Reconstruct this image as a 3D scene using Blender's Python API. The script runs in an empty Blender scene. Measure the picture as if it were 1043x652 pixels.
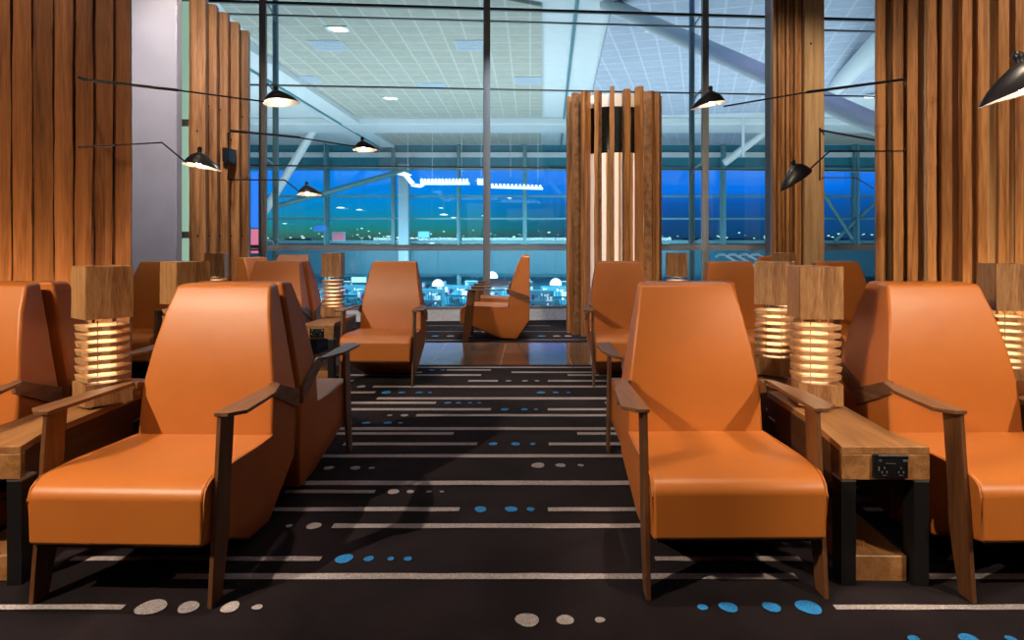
import bpy, bmesh, math, random
from mathutils import Vector, Matrix
R = math.radians
C = bpy.context.scene.collection
rnd = random.Random(7)
F = 695.3
CH = 1.25
def P(px, py, D):
    """point of the place seen at a pixel of the photograph, at distance D"""
    return Vector(((px-540)*D/F, D, CH-(py-246)*D/F))
def X(px, D): return (px-540)*D/F
def DF(py): return CH*F/(py-246)

# ------------------------------------------------------------------ materials
def newmat(name):
    m = bpy.data.materials.new(name); m.use_nodes = True
    nt = m.node_tree; b = nt.nodes['Principled BSDF']
    return m, nt, b
def N(nt, t, **kw):
    n = nt.nodes.new(t)
    for k, v in kw.items():
        if k in n.inputs: n.inputs[k].default_value = v
        else: setattr(n, k, v)
    return n
def ramp(nt, fac, stops):
    r = nt.nodes.new('ShaderNodeValToRGB'); nt.links.new(fac, r.inputs[0])
    e = r.color_ramp.elements
    while len(e) < len(stops): e.new(0.5)
    for i, (p, c) in enumerate(stops):
        e[i].position = p; e[i].color = (c[0], c[1], c[2], 1)
    return r
def plain(name, col, rough=.5, metal=0, noise=.12, nscale=20, bump=0):
    m, nt, b = newmat(name)
    tc = N(nt, 'ShaderNodeTexCoord'); no = N(nt, 'ShaderNodeTexNoise', Scale=nscale, Detail=4.0)
    nt.links.new(tc.outputs['Object'], no.inputs['Vector'])
    r = ramp(nt, no.outputs['Fac'], [(.3, [c*(1-noise) for c in col]), (.7, [min(1, c*(1+noise)) for c in col])])
    nt.links.new(r.outputs[0], b.inputs['Base Color'])
    b.inputs['Roughness'].default_value = rough; b.inputs['Metallic'].default_value = metal
    if bump:
        bp = N(nt, 'ShaderNodeBump', Strength=bump, Distance=.002)
        nt.links.new(no.outputs['Fac'], bp.inputs['Height']); nt.links.new(bp.outputs[0], b.inputs['Normal'])
    return m
def wood(name, dark, light, axis='Z', rough=.45, vary=.25, gscale=14, knots=False, stretch=.06):
    m, nt, b = newmat(name)
    tc = N(nt, 'ShaderNodeTexCoord'); geo = N(nt, 'ShaderNodeNewGeometry')
    mp = N(nt, 'ShaderNodeMapping'); s = [1, 1, 1]; s['XYZ'.index(axis)] = stretch
    mp.inputs['Scale'].default_value = s
    off = N(nt, 'ShaderNodeVectorMath', operation='ADD')
    cmb = N(nt, 'ShaderNodeCombineXYZ'); mul = N(nt, 'ShaderNodeMath', operation='MULTIPLY'); mul.inputs[1].default_value = 37
    nt.links.new(geo.outputs['Random Per Island'], mul.inputs[0])
    for i in range(3): nt.links.new(mul.outputs[0], cmb.inputs[i])
    nt.links.new(tc.outputs['Object'], off.inputs[0]); nt.links.new(cmb.outputs[0], off.inputs[1])
    nt.links.new(off.outputs[0], mp.inputs['Vector'])
    n1 = N(nt, 'ShaderNodeTexNoise', Scale=float(gscale), Detail=6.0, Distortion=1.2)
    nt.links.new(mp.outputs[0], n1.inputs['Vector'])
    n2 = N(nt, 'ShaderNodeTexNoise', Scale=float(gscale*9), Detail=2.0)
    nt.links.new(mp.outputs[0], n2.inputs['Vector'])
    mx = N(nt, 'ShaderNodeMix'); mx.inputs[0].default_value = .35
    nt.links.new(n1.outputs['Fac'], mx.inputs[2]); nt.links.new(n2.outputs['Fac'], mx.inputs[3])
    r = ramp(nt, mx.outputs[0], [(.36, dark), (.48, [(a+c)/2 for a, c in zip(dark, light)]), (.60, light)])
    hsv = N(nt, 'ShaderNodeHueSaturation')
    mr = N(nt, 'ShaderNodeMapRange'); mr.inputs[3].default_value = 1-vary; mr.inputs[4].default_value = 1+vary
    nt.links.new(geo.outputs['Random Per Island'], mr.inputs[0]); nt.links.new(mr.outputs[0], hsv.inputs['Value'])
    nt.links.new(r.outputs[0], hsv.inputs['Color'])
    out = hsv.outputs[0]
    if knots:
        mp2 = N(nt, 'ShaderNodeMapping'); s2 = [1, 1, 1]; s2['XYZ'.index(axis)] = .35; mp2.inputs['Scale'].default_value = s2
        nt.links.new(off.outputs[0], mp2.inputs['Vector'])
        vo = N(nt, 'ShaderNodeTexVoronoi', Scale=3.3); nt.links.new(mp2.outputs[0], vo.inputs['Vector'])
        kr = ramp(nt, vo.outputs['Distance'], [(.0, (.12,)*3), (.05, (.3,)*3), (.085, (1,)*3)])
        km = N(nt, 'ShaderNodeMix', data_type='RGBA', blend_type='MULTIPLY'); km.inputs[0].default_value = 1
        nt.links.new(out, km.inputs[6]); nt.links.new(kr.outputs[0], km.inputs[7]); out = km.outputs[2]
    nt.links.new(out, b.inputs['Base Color'])
    b.inputs['Roughness'].default_value = rough
    bp = N(nt, 'ShaderNodeBump', Strength=.15, Distance=.002)
    nt.links.new(mx.outputs[0], bp.inputs['Height']); nt.links.new(bp.outputs[0], b.inputs['Normal'])
    return m
def emis(name, col, st, rough=.4):
    m, nt, b = newmat(name)
    b.inputs['Base Color'].default_value = (*[min(1, c) for c in col], 1)
    b.inputs['Emission Color'].default_value = (*col, 1); b.inputs['Emission Strength'].default_value = st
    b.inputs['Roughness'].default_value = rough
    return m
def glass(name, tint, refl=.06, rough=0.0):
    m = bpy.data.materials.new(name); m.use_nodes = True; nt = m.node_tree; nt.nodes.clear()
    o = N(nt, 'ShaderNodeOutputMaterial'); t = N(nt, 'ShaderNodeBsdfTransparent'); g = N(nt, 'ShaderNodeBsdfGlossy')
    t.inputs[0].default_value = (*tint, 1); g.inputs['Roughness'].default_value = rough
    mx = N(nt, 'ShaderNodeMixShader'); fr = N(nt, 'ShaderNodeFresnel', IOR=1.3)
    mm = N(nt, 'ShaderNodeMath', operation='ADD'); mm.inputs[1].default_value = refl; mm.use_clamp = True
    nt.links.new(fr.outputs[0], mm.inputs[0]); nt.links.new(mm.outputs[0], mx.inputs[0])
    nt.links.new(t.outputs[0], mx.inputs[1]); nt.links.new(g.outputs[0], mx.inputs[2]); nt.links.new(mx.outputs[0], o.inputs[0])
    return m

def leather():
    m, nt, b = newmat('tan leather')
    tc = N(nt, 'ShaderNodeTexCoord')
    n1 = N(nt, 'ShaderNodeTexNoise', Scale=3.0, Detail=5.0); n2 = N(nt, 'ShaderNodeTexVoronoi', Scale=260.0)
    n3 = N(nt, 'ShaderNodeTexNoise', Scale=7.0, Detail=3.0)
    for n in (n1, n2, n3): nt.links.new(tc.outputs['Object'], n.inputs['Vector'])
    r = ramp(nt, n1.outputs['Fac'], [(.3, (.43, .125, .020)), (.7, (.49, .148, .024))])
    nt.links.new(r.outputs[0], b.inputs['Base Color'])
    b.inputs['Roughness'].default_value = .42
    b1 = N(nt, 'ShaderNodeBump', Strength=.10, Distance=.001); b2 = N(nt, 'ShaderNodeBump', Strength=.10, Distance=.02)
    nt.links.new(n2.outputs['Distance'], b1.inputs['Height']); nt.links.new(n3.outputs['Fac'], b2.inputs['Height'])
    nt.links.new(b2.outputs[0], b1.inputs['Normal']); nt.links.new(b1.outputs[0], b.inputs['Normal'])
    return m
LEATHER = leather()
BLACK = plain('black steel', (.012, .011, .012), .4, .3)
WALNUT = wood('walnut veneer', (.085, .034, .014), (.20, .088, .037), 'Y', .38, .08, 20)
WALLEG = wood('walnut leg veneer', (.075, .028, .011), (.165, .068, .026), 'Z', .38, .08, 20)
BRONZE = plain('dark bronze edge', (.05, .028, .016), .35, .2)
TABLEW = wood('oiled table oak', (.20, .085, .028), (.36, .17, .062), 'Y', .4, .08, 16)
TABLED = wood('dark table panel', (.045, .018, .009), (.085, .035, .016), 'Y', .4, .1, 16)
LAMPW = wood('lamp oak', (.25, .105, .036), (.54, .29, .12), 'Z', .5, .15, 22, True, .09)
SLATW = wood('lamp slat oak', (.38, .20, .085), (.62, .38, .18), 'X', .5, .08, 16, False, .2)
SCREENW = wood('screen timber', (.19, .066, .017), (.54, .245, .082), 'Z', .42, .2, 11, True, .05)
SCREENR = wood('red screen timber', (.16, .052, .016), (.40, .150, .047), 'Z', .42, .22, 11, True, .05)
BARK = plain('live edge bark', (.27, .13, .055), .7, 0, .45, 14, .4)
PALEW = wood('pale timber backing', (.48, .27, .12), (.68, .43, .22), 'Z', .5, .1, 11, False, .05)
PLASTER = plain('lavender grey plaster', (.42, .41, .47), .7, 0, .08, 2.5)
FRAME = plain('bronze window frame', (.25, .26, .27), .4, 0, .05)
FRAMED = plain('dark window frame', (.035, .05, .055), .4, .3, .05)
STEELG = plain('green grey steel', (.16, .27, .28), .45, .2, .05)
WHITE = plain('white terminal steel', (.62, .68, .70), .5, 0, .04)
WHITEP = plain('white plasterboard', (.60, .66, .68), .7, 0, .03, 3)
TEAL = plain('teal facade steel', (.10, .26, .30), .45, .1, .05)
TEALD = plain('teal spandrel', (.02, .19, .26), .3, 0, .1, 3)
SHADE = plain('black lamp shade', (.018, .017, .022), .35, .2)
LAMPIN = plain('white enamel', (.85, .82, .78), .4, 0, .02)
BRASS = plain('brass', (.5, .32, .10), .3, .9)
CHROME = plain('brushed steel', (.55, .55, .56), .3, .9, .05)
BLKPL = plain('black plastic', (.008, .008, .009), .2, 0, .1)
BACKLIT = emis('backlit cream panel', (1, .86, .74), .45)
CREAM = plain('cream fabric', (.80, .72, .66), .8, 0, .04, 60)
BULB = emis('warm bulb', (1, .80, .62), 45)
CORE = emis('warm led core', (1, .82, .56), 4.6)
DOWNL = emis('downlight', (1, .97, .9), 9)
PEND = emis('globe glow', (.85, .97, 1), 1.3)
GLASS = glass('lounge glass', (.90, .96, .975), .03)
GLASSF = glass('facade glass', (.70, .97, 1.0), .04)
DARKG = plain('dark pod glass', (.012, .014, .012), .12, 0, .3, 5)
STRIPE = plain('pale tufted stripe', (.36, .32, .33), .95, 0, .45, 160, .8)
BLUE = plain('blue tufted dot', (.017, .215, .58), .95, 0, .4, 160, .8)
def carpet():
    m, nt, b = newmat('aubergine carpet')
    tc = N(nt, 'ShaderNodeTexCoord')
    n1 = N(nt, 'ShaderNodeTexNoise', Scale=2.2, Detail=4.0, Distortion=.8); n2 = N(nt, 'ShaderNodeTexNoise', Scale=260.0, Detail=2.0)
    for n in (n1, n2): nt.links.new(tc.outputs['Object'], n.inputs['Vector'])
    r1 = ramp(nt, n1.outputs['Fac'], [(.35, (.009, .006, .0078)), (.7, (.021, .0145, .0185))])
    r2 = ramp(nt, n2.outputs['Fac'], [(.3, (.5,)*3), (.7, (1.45,)*3)])
    mm = N(nt, 'ShaderNodeMix', data_type='RGBA', blend_type='MULTIPLY'); mm.inputs[0].default_value = 1
    nt.links.new(r1.outputs[0], mm.inputs[6]); nt.links.new(r2.outputs[0], mm.inputs[7])
    nt.links.new(mm.outputs[2], b.inputs['Base Color']); b.inputs['Roughness'].default_value = .95
    b.inputs['Specular IOR Level'].default_value = .05
    b.inputs['Sheen Weight'].default_value = .03; b.inputs['Sheen Roughness'].default_value = .5
    bp = N(nt, 'ShaderNodeBump', Strength=.6, Distance=.004)
    nt.links.new(n2.outputs['Fac'], bp.inputs['Height']); nt.links.new(bp.outputs[0], b.inputs['Normal'])
    return m
CARPET = carpet()
def brickmat(name, c1, c2, mortar, w, h, ms, rough=.5, offset=0.0, rot=0, loc=(0, 0, 0), bump=0):
    m, nt, b = newmat(name)
    tc = N(nt, 'ShaderNodeTexCoord'); mp = N(nt, 'ShaderNodeMapping'); mp.inputs['Rotation'].default_value = (0, 0, rot)
    mp.inputs['Location'].default_value = loc
    br = N(nt, 'ShaderNodeTexBrick', offset=offset, squash=1.0)
    br.inputs['Color1'].default_value = (*c1, 1); br.inputs['Color2'].default_value = (*c2, 1); br.inputs['Mortar'].default_value = (*mortar, 1)
    br.inputs['Scale'].default_value = 1; br.inputs['Mortar Size'].default_value = ms
    br.inputs['Brick Width'].default_value = w; br.inputs['Row Height'].default_value = h
    nt.links.new(tc.outputs['Object'], mp.inputs[0]); nt.links.new(mp.outputs[0], br.inputs[0])
    no = N(nt, 'ShaderNodeTexNoise', Scale=4.0, Detail=5.0); nt.links.new(tc.outputs['Object'], no.inputs['Vector'])
    r2 = ramp(nt, no.outputs['Fac'], [(.3, (.8,)*3), (.7, (1.2,)*3)])
    mm = N(nt, 'ShaderNodeMix', data_type='RGBA', blend_type='MULTIPLY'); mm.inputs[0].default_value = 1 if rough < .4 else .3
    nt.links.new(br.outputs[0], mm.inputs[6]); nt.links.new(r2.outputs[0], mm.inputs[7])
    nt.links.new(mm.outputs[2], b.inputs['Base Color']); b.inputs['Roughness'].default_value = rough
    return m
TILE = brickmat('polished brown stone tiles', (.085, .052, .038), (.14, .085, .055), (.35, .27, .22), .72, .62, .006, .13, 0.0, 0, (.30, .35, 0))
CEILA = brickmat('acoustic tiles', (.37, .385, .33), (.40, .415, .36), (.48, .50, .46), .62, .78, .035, .8)
CEILB = brickmat('pale blue acoustic tiles', (.36, .41, .50), (.39, .44, .54), (.48, .53, .62), .62, .78, .035, .8, 0.0, R(14))
def goods():
    m, nt, b = newmat('shelved goods')
    tc = N(nt, 'ShaderNodeTexCoord')
    vo = N(nt, 'ShaderNodeTexVoronoi', Scale=3.4, distance='CHEBYCHEV'); nt.links.new(tc.outputs['Object'], vo.inputs['Vector'])
    sx = N(nt, 'ShaderNodeSeparateColor'); nt.links.new(vo.outputs['Color'], sx.inputs[0])
    r = ramp(nt, sx.outputs[0], [(.0, (.01, .06, .10)), (.3, (.02, .25, .38)), (.5, (.10, .45, .60)), (.62, (.85, .95, .98)), (.8, (.06, .32, .52)), (.9, (.55, .2, .45)), (1, (.3, .7, .45))])
    r.color_ramp.interpolation = 'CONSTANT'
    nt.links.new(r.outputs[0], b.inputs['Base Color']); b.inputs['Roughness'].default_value = .5
    return m
GOODS = goods()
TILE.node_tree.nodes['Principled BSDF'].inputs['IOR'].default_value = 1.85

# ------------------------------------------------------------------ mesh helpers
def obj(name, bm, mats, parent=None, smooth=None):
    me = bpy.data.meshes.new(name); bm.normal_update(); bm.to_mesh(me); bm.free()
    if not isinstance(mats, (list, tuple)): mats = [mats]
    for m in mats: me.materials.append(m)
    if smooth is not None:
        me.polygons.foreach_set('use_smooth', [True]*len(me.polygons))
        me.set_sharp_from_angle(angle=R(smooth))
    o = bpy.data.objects.new(name, me); C.objects.link(o)
    if parent: o.parent = parent
    return o
def tag(o, label=None, cat=None, group=None, kind=None):
    if label: o['label'] = label
    if cat: o['category'] = cat
    if group: o['group'] = group
    if kind: o['kind'] = kind
    return o
def thing(name, label, cat, loc=(0, 0, 0), rz=0, group=None):
    o = bpy.data.objects.new(name, None); C.objects.link(o); o.location = loc; o.rotation_euler = (0, 0, rz)
    return tag(o, label, cat, group)
def box(bm, x0, x1, y0, y1, z0, z1, mi=0, M=None):
    vs = [bm.verts.new(Vector(c) if M is None else M @ Vector(c)) for c in
          [(x0,y0,z0),(x1,y0,z0),(x1,y1,z0),(x0,y1,z0),(x0,y0,z1),(x1,y0,z1),(x1,y1,z1),(x0,y1,z1)]]
    fs = []
    for f in ((0,3,2,1),(4,5,6,7),(0,1,5,4),(1,2,6,5),(2,3,7,6),(3,0,4,7)):
        fc = bm.faces.new([vs[i] for i in f]); fc.material_index = mi; fs.append(fc)
    return fs
def bevel_all(bm, off, seg=2, edges=None):
    bmesh.ops.bevel(bm, geom=edges if edges is not None else bm.edges[:], offset=off, segments=seg, profile=.5, affect='EDGES', clamp_overlap=True)
def prism(bm, pts, f0, f1, mi=0):
    """pts: list of 2D; f0,f1 map 2D point to the two 3-D caps"""
    a = [bm.verts.new(f0(*p)) for p in pts]; b = [bm.verts.new(f1(*p)) for p in pts]; n = len(pts)
    fs = [bm.faces.new(a), bm.faces.new(b[::-1])]
    for i in range(n): fs.append(bm.faces.new([a[i], b[i], b[(i+1) % n], a[(i+1) % n]]))
    for f in fs: f.material_index = mi
    bmesh.ops.recalc_face_normals(bm, faces=fs)
    return fs
def tube(bm, pts, r, n=8, mi=0):
    pts = [Vector(p) for p in pts]; rings = []
    rs = r if isinstance(r, (list, tuple)) else [r]*len(pts)
    for i, p in enumerate(pts):
        d = ((pts[min(i+1, len(pts)-1)]-pts[i]).normalized()+(pts[i]-pts[max(i-1, 0)]).normalized()).normalized()
        u = d.cross(Vector((0, 0, 1)))
        if u.length < .05: u = d.cross(Vector((0, 1, 0)))
        u.normalize(); v = d.cross(u)
        rings.append([bm.verts.new(p+(u*math.cos(2*math.pi*k/n)+v*math.sin(2*math.pi*k/n))*rs[i]) for k in range(n)])
    fs = []
    for a, b in zip(rings, rings[1:]):
        for k in range(n): fs.append(bm.faces.new([a[k], a[(k+1) % n], b[(k+1) % n], b[k]]))
    fs.append(bm.faces.new(rings[0][::-1])); fs.append(bm.faces.new(rings[-1]))
    for f in fs: f.material_index = mi
    bmesh.ops.recalc_face_normals(bm, faces=fs)
def lathe(bm, prof, c=(0, 0, 0), n=24, mi=0):
    rings = []
    for r, z in prof: rings.append([bm.verts.new((c[0]+r*math.cos(2*math.pi*k/n), c[1]+r*math.sin(2*math.pi*k/n), c[2]+z)) for k in range(n)])
    for a, b in zip(rings, rings[1:]):
        for k in range(n):
            f = bm.faces.new([a[k], a[(k+1) % n], b[(k+1) % n], b[k]]); f.material_index = mi
def dup(root, loc, rz, label=None, group=None):
    r = root.copy(); C.objects.link(r); r.location = loc; r.rotation_euler = (0, 0, rz)
    if label: r['label'] = label
    if group: r['group'] = group
    for ch in list(root.children):
        c = ch.copy(); C.objects.link(c); c.parent = r
        for g in list(ch.children):
            d = g.copy(); C.objects.link(d); d.parent = c
    return r

# ------------------------------------------------------------------ armchair (faces -Y, back plane at y=0)
def shell(bm, rows, skip=()):
    """rows: profile loop of (forward, z, halfwidth); builds a closed body; returns nothing"""
    L = [bm.verts.new((-w, -f, z)) for f, z, w in rows]; Rr = [bm.verts.new((w, -f, z)) for f, z, w in rows]
    return L, Rr
def make_chair():
    t = thing('armchair', '', 'armchair')
    # ---- backrest
    bm = bmesh.new()
    rows = [(.0, 1.06, .205), (.105, 1.055, .215), (.165, .94, .237), (.21, .80, .262), (.25, .63, .288), (.275, .43, .292), (.0, .43, .292), (.0, .56, .292)]
    L, Q = shell(bm, rows); n = len(rows)
    keep = []
    for i in range(n):
        j = (i+1) % n
        bm.faces.new([L[i], L[j], Q[j], Q[i]])
    for S, fl in ((L, 0), (Q, 1)):
        for poly in ([0, 1, 2], [0, 2, 3], [0, 3, 4], [0, 4, 7], [7, 4, 5], [7, 5, 6]):
            bm.faces.new([S[k] for k in poly])
    bmesh.ops.recalc_face_normals(bm, faces=bm.faces[:])
    bmesh.ops.dissolve_limit(bm, angle_limit=R(1.5), verts=bm.verts[:], edges=bm.edges[:])
    ed = [e for e in bm.edges if len(e.link_faces) == 2 and e.calc_face_angle() > R(22) and not all(abs(v.co.z-.43) < .001 for v in e.verts)]
    bevel_all(bm, .016, 4, ed)
    o = obj('backrest', bm, LEATHER, t, 40)
    wn = o.modifiers.new('wn', 'WEIGHTED_NORMAL'); wn.keep_sharp = True; wn.weight = 80
    # ---- seat body
    bm = bmesh.new()
    rows = [(.275, .43, .292), (.45, .432, .300), (.62, .44, .302), (.74, .443, .302), (.80, .438, .302), (.84, .424, .302), (.864, .402, .302), (.875, .372, .302), (.873, .232, .300), (.868, .219, .300),
            (.72, .185, .296), (.365, .027, .235), (.167, .02, .235), (.005, .26, .285), (.0, .43, .292)]
    L, Q = shell(bm, rows); n = len(rows)
    for i in range(n):
        j = (i+1) % n
        bm.faces.new([L[i], L[j], Q[j], Q[i]])
    # side facet line points (z about .26) 
    for S, sx in ((L, -1), (Q, 1)):
        k1 = bm.verts.new((sx*.300, -.70, .25)); k2 = bm.verts.new((sx*.296, -.20, .265))
        up = [S[0], S[1], S[2], S[3], S[4], S[5], S[6], S[7], S[8], k1, k2, S[13], S[14]]
        bm.faces.new(up)
        bm.faces.new([k1, S[8], S[9], S[10]])
        bm.faces.new([k2, k1, S[10], S[11], S[12]]); bm.faces.new([k2, S[12], S[13]])
    bmesh.ops.recalc_face_normals(bm, faces=bm.faces[:])
    def top_joint(e): return all(v.co.z > .425 and v.co.y > -.28 for v in e.verts)
    ed = [e for e in bm.edges if len(e.link_faces) == 2 and e.calc_face_angle() > R(24) and not top_joint(e)]
    bevel_all(bm, .017, 4, ed)
    o = obj('seat', bm, LEATHER, t, 40)
    wn = o.modifiers.new('wn', 'WEIGHTED_NORMAL'); wn.keep_sharp = True; wn.weight = 80
    # underframe and the seams
    bm = bmesh.new(); box(bm, -.285, .285, -.855, -.66, .208, .222); box(bm, -.285, .285, -.70, -.67, .20, .225)
    obj('underframe', bm, BLACK, t)
    for s in (-1, 1):
        bm = bmesh.new()
        tube(bm, [(s*.297, -.862, .25), (s*.3035, -.868, .37), (s*.303, -.855, .407), (s*.303, -.83, .425), (s*.3035, -.79, .436), (s*.303, -.62, .437), (s*.301, -.45, .430), (s*.294, -.29, .428)], .0028, 6)
        obj('piping', bm, LEATHER, t, 60)
    # ---- arms
    for s in (-1, 1):
        bm = bmesh.new()
        plate = [(.296, .785), (.345, .785), (.392, .735), (.378, .46), (.335, .30), (.300, .255)]
        fs = prism(bm, plate, lambda x, f: Vector((s*x, -f, .638)), lambda x, f: Vector((s*x, -f, .652)))
        # band on the side of the backrest
        def bw(f, z):   # half width of the back at height z
            return .292 + (.0 if z < .56 else -(z-.56)*.08)
        band = [(.285, .652), (.265, .652), (-.002, .565), (-.002, .480), (.292, .600)]
        prism(bm, band, lambda f, z: Vector((s*(bw(f, z)-.004), -f, z)), lambda f, z: Vector((s*(bw(f, z)+.013), -f, z)))
        bevel_all(bm, .0015, 1)
        a = obj('armrest', bm, WALNUT, t)
        bm = bmesh.new()
        lp = [(.778, .638), (.675, .638), (.70, .42), (.715, .21), (.77, 0), (.845, 0), (.835, .10)]
        prism(bm, lp, lambda f, z: Vector((s*.3035, -f, z)), lambda f, z: Vector((s*.319, -f, z)))
        bevel_all(bm, .0012, 1)
        g = obj('leg', bm, WALLEG, a)
        g['label'] = 'splayed walnut veneer plate leg'
    return t
chair0 = make_chair(); chair_used = [False]
def chair(px_center, Dback, rz, label, group=None, Xw=None):
    x = Xw if Xw is not None else X(px_center, Dback)
    if not chair_used[0]:
        chair_used[0] = True; r = chair0; r.location = (x, Dback, 0); r.rotation_euler = (0, 0, rz); r['label'] = label
        if group: r['group'] = group
        return r
    return dup(chair0, (x, Dback, 0), rz, label, group)
G = 'tan leather armchairs'
B0 = 3.205
chair(0, B0-.03, R(-1.8), 'tan leather armchair nearest the camera on the left side of the aisle', G, -1.375)
chair(0, B0+.045, R(180), 'tan armchair standing back to back with the front armchair left of the aisle', G, -1.385)
chair(0, B0, R(0), 'tan leather armchair cut by the left edge of the photo, beyond the left side table', G, -2.50)
chair(0, B0+.045, R(180), 'tan armchair behind the one cut by the left edge, seen as a sliver of backrest', G, -2.48)
chair(0, B0+.02, R(.8), 'tan leather armchair nearest the camera on the right side of the aisle', G, .713)
chair(0, B0+.06, R(180), 'tan armchair standing back to back with the front armchair right of the aisle', G, .775)
chair(0, B0, R(1.0), 'tan armchair cut by the right edge, right of the table with power sockets', G, 1.83)
chair(0, B0+.045, R(180), 'tan armchair back to back with the one cut by the right edge', G, 1.87)
BF = 6.70
chair(0, BF, R(-1), 'tan armchair of the far row, left of the aisle before the stone tiles', G, -1.31)
chair(0, BF, 0, 'tan armchair of the far row, second left of the aisle behind the small table lamp', G, -2.44)
chair(0, BF+.045, R(180), 'tan armchair hidden back to back behind the far row, purple lit arm beside the lamp', G, -2.42)
chair(0, BF, 0, 'tan armchair of the far row standing in front of the grey plaster column', G, -3.56)
chair(0, BF, R(1), 'tan armchair of the far row in front of the round slatted pod', G, .845)
chair(0, BF, R(1), 'tan armchair of the far row, second right of the aisle, only its back showing', G, 1.93)
chair(0, BF, R(2), 'tan armchair of the far row, half hidden at the foot of the tall timber pillar', G, 2.96)
chair(0, 8.85, R(-90), 'tan leather armchair seen from the side facing left beyond the stone tiles', G, -.005)
chair(0, 10.02, R(-90), 'tan armchair in side view, directly behind the other side-on one by the window', G, -.01)
chair(0, 8.35, R(75), 'purple lit armchair seen from the side behind the far left lamp', G, -3.45)
chair(0, 10.15, R(5), 'small distant armchair near the window behind the far left row', G, -3.50)
chair(0, 8.9, R(180), 'dark backed distant armchair facing the window beside the tall timber pillar', G, 3.22)

# ------------------------------------------------------------------ side tables (front at y=0, run back along +Y)
SOCKG = plain('socket grey', (.09, .09, .095), .4)
def make_table():
    t = thing('side_table', '', 'side table')
    bm = bmesh.new()
    pl = [(-.158, 0), (.158, 0), (.118, .17), (.125, .92), (-.125, .92), (-.122, .38)]
    prism(bm, pl, lambda x, y: Vector((x, y, .479)), lambda x, y: Vector((x, y, .507)))
    bevel_all(bm, .002, 1)
    obj('table_top', bm, TABLEW, t)
    bm = bmesh.new(); prism(bm, [(-.158, 0), (.158, 0), (.150, .035), (-.155, .035)], lambda x, y: Vector((x, y, .387)), lambda x, y: Vector((x, y, .4785))); bevel_all(bm, .002, 1)
    obj('front_block', bm, TABLEW, t)
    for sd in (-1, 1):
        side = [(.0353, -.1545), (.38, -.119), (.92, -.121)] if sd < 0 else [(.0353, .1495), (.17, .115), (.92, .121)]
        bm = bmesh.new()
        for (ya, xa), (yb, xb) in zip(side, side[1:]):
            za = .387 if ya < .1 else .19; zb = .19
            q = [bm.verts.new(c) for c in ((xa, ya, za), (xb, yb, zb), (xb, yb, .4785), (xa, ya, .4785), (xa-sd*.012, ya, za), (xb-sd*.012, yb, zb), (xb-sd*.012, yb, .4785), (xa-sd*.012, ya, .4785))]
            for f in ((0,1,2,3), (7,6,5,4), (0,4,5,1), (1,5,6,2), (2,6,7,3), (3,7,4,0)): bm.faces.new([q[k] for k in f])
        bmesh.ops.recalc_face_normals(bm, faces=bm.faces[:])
        obj('side_panel', bm, TABLED, t)  # dark wood, its tone also taking in the shadow between the chairs
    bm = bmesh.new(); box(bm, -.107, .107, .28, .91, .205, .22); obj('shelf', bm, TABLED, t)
    for x in (-.131, .131):
        for y in (.045, .86):
            xx = x if y < .5 else x*.75
            bm = bmesh.new(); box(bm, xx-.026, xx+.026, y-.04, y+.04, 0, .378)
            l = obj('leg', bm, BLACK, t)
            bm = bmesh.new(); box(bm, xx-.026, xx+.026, y-.042, y+.04, .378, .387); obj('leg_cap', bm, CHROME, l)
    bm = bmesh.new(); box(bm, -.097, .097, .04, .93, 0, .094); bevel_all(bm, .003, 1)
    p = obj('floor_plinth', bm, TABLEW, t)
    bm = bmesh.new(); lathe(bm, [(0, .118), (.008, .118), (.010, .112), (.006, .106), (.005, .094)], (-.03, .12, 0), 12); obj('knob', bm, BRASS, p, 40)
    # socket module
    bm = bmesh.new(); box(bm, -.05, .075, -.014, .02, .395, .482, 0); bevel_all(bm, .006, 2)
    s = obj('power_socket', bm, BLKPL, t, 40)
    bm = bmesh.new(); box(bm, -.034, .074, -.020, -.012, .477, .482); obj('metal_strip', bm, CHROME, s)
    for cx in (-.012, .047):
        bm = bmesh.new()
        for a in range(3):
            an = R(90+120*a); box(bm, cx+.010*math.cos(an)-.0022, cx+.010*math.cos(an)+.0022, -.0165, -.0140, .425+.010*math.sin(an)-.004, .425+.010*math.sin(an)+.004)
        box(bm, cx-.007, cx+.007, -.0165, -.0140, .408, .4095); obj('socket_slots', bm, SOCKG, s)
    bm = bmesh.new()
    box(bm, -.008, .028, -.0165, -.0140, .450, .4525); obj('socket_marks', bm, SOCKG, s)
    for q in ((.055, .070, .458, .465), (-.032, -.022, .458, .466), (-.034, -.030, .425, .440)):
        bm = bmesh.new(); box(bm, q[0], q[1], -.0165, -.0140, q[2], q[3]); obj('socket_glint', bm, CHROME, s)
    return t
table0 = make_table(); tu = [False]
def table(x, y, rz, label):
    if not tu[0]:
        tu[0] = True; table0.location = (x, y, 0); table0.rotation_euler = (0, 0, rz); table0['label'] = label; table0['group'] = 'side tables'; return table0
    return dup(table0, (x, y, 0), rz, label, 'side tables')
table(1.287, 2.47, R(-1), 'oak side table with black power sockets in its front, right of the aisle')
table(1.345, 4.36, R(180), 'oak side table at the rear of the right front pair, under the second slatted lamp')
table(-2.005, 2.47, R(2), 'oak side table at the left edge, left of the front armchair')
table(-1.93, 4.36, R(180), 'oak side table behind the left front table, carrying the rear slatted lamp')
table(2.44, 2.52, R(0), 'oak side table at the right edge of the photo beyond the cut-off armchair')
table(-1.90, 6.05, R(0), 'small looking oak side table of the far row, left of the aisle with lamp')
table(-3.02, 6.05, R(0), 'oak side table of the far row, hidden behind the left front armchair')
table(1.39, 6.05, R(0), 'oak side table of the far row, hidden behind the right front armchair')
table(2.47, 6.05, R(0), 'oak side table of the far row, right end behind the two tall lamps')

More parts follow.
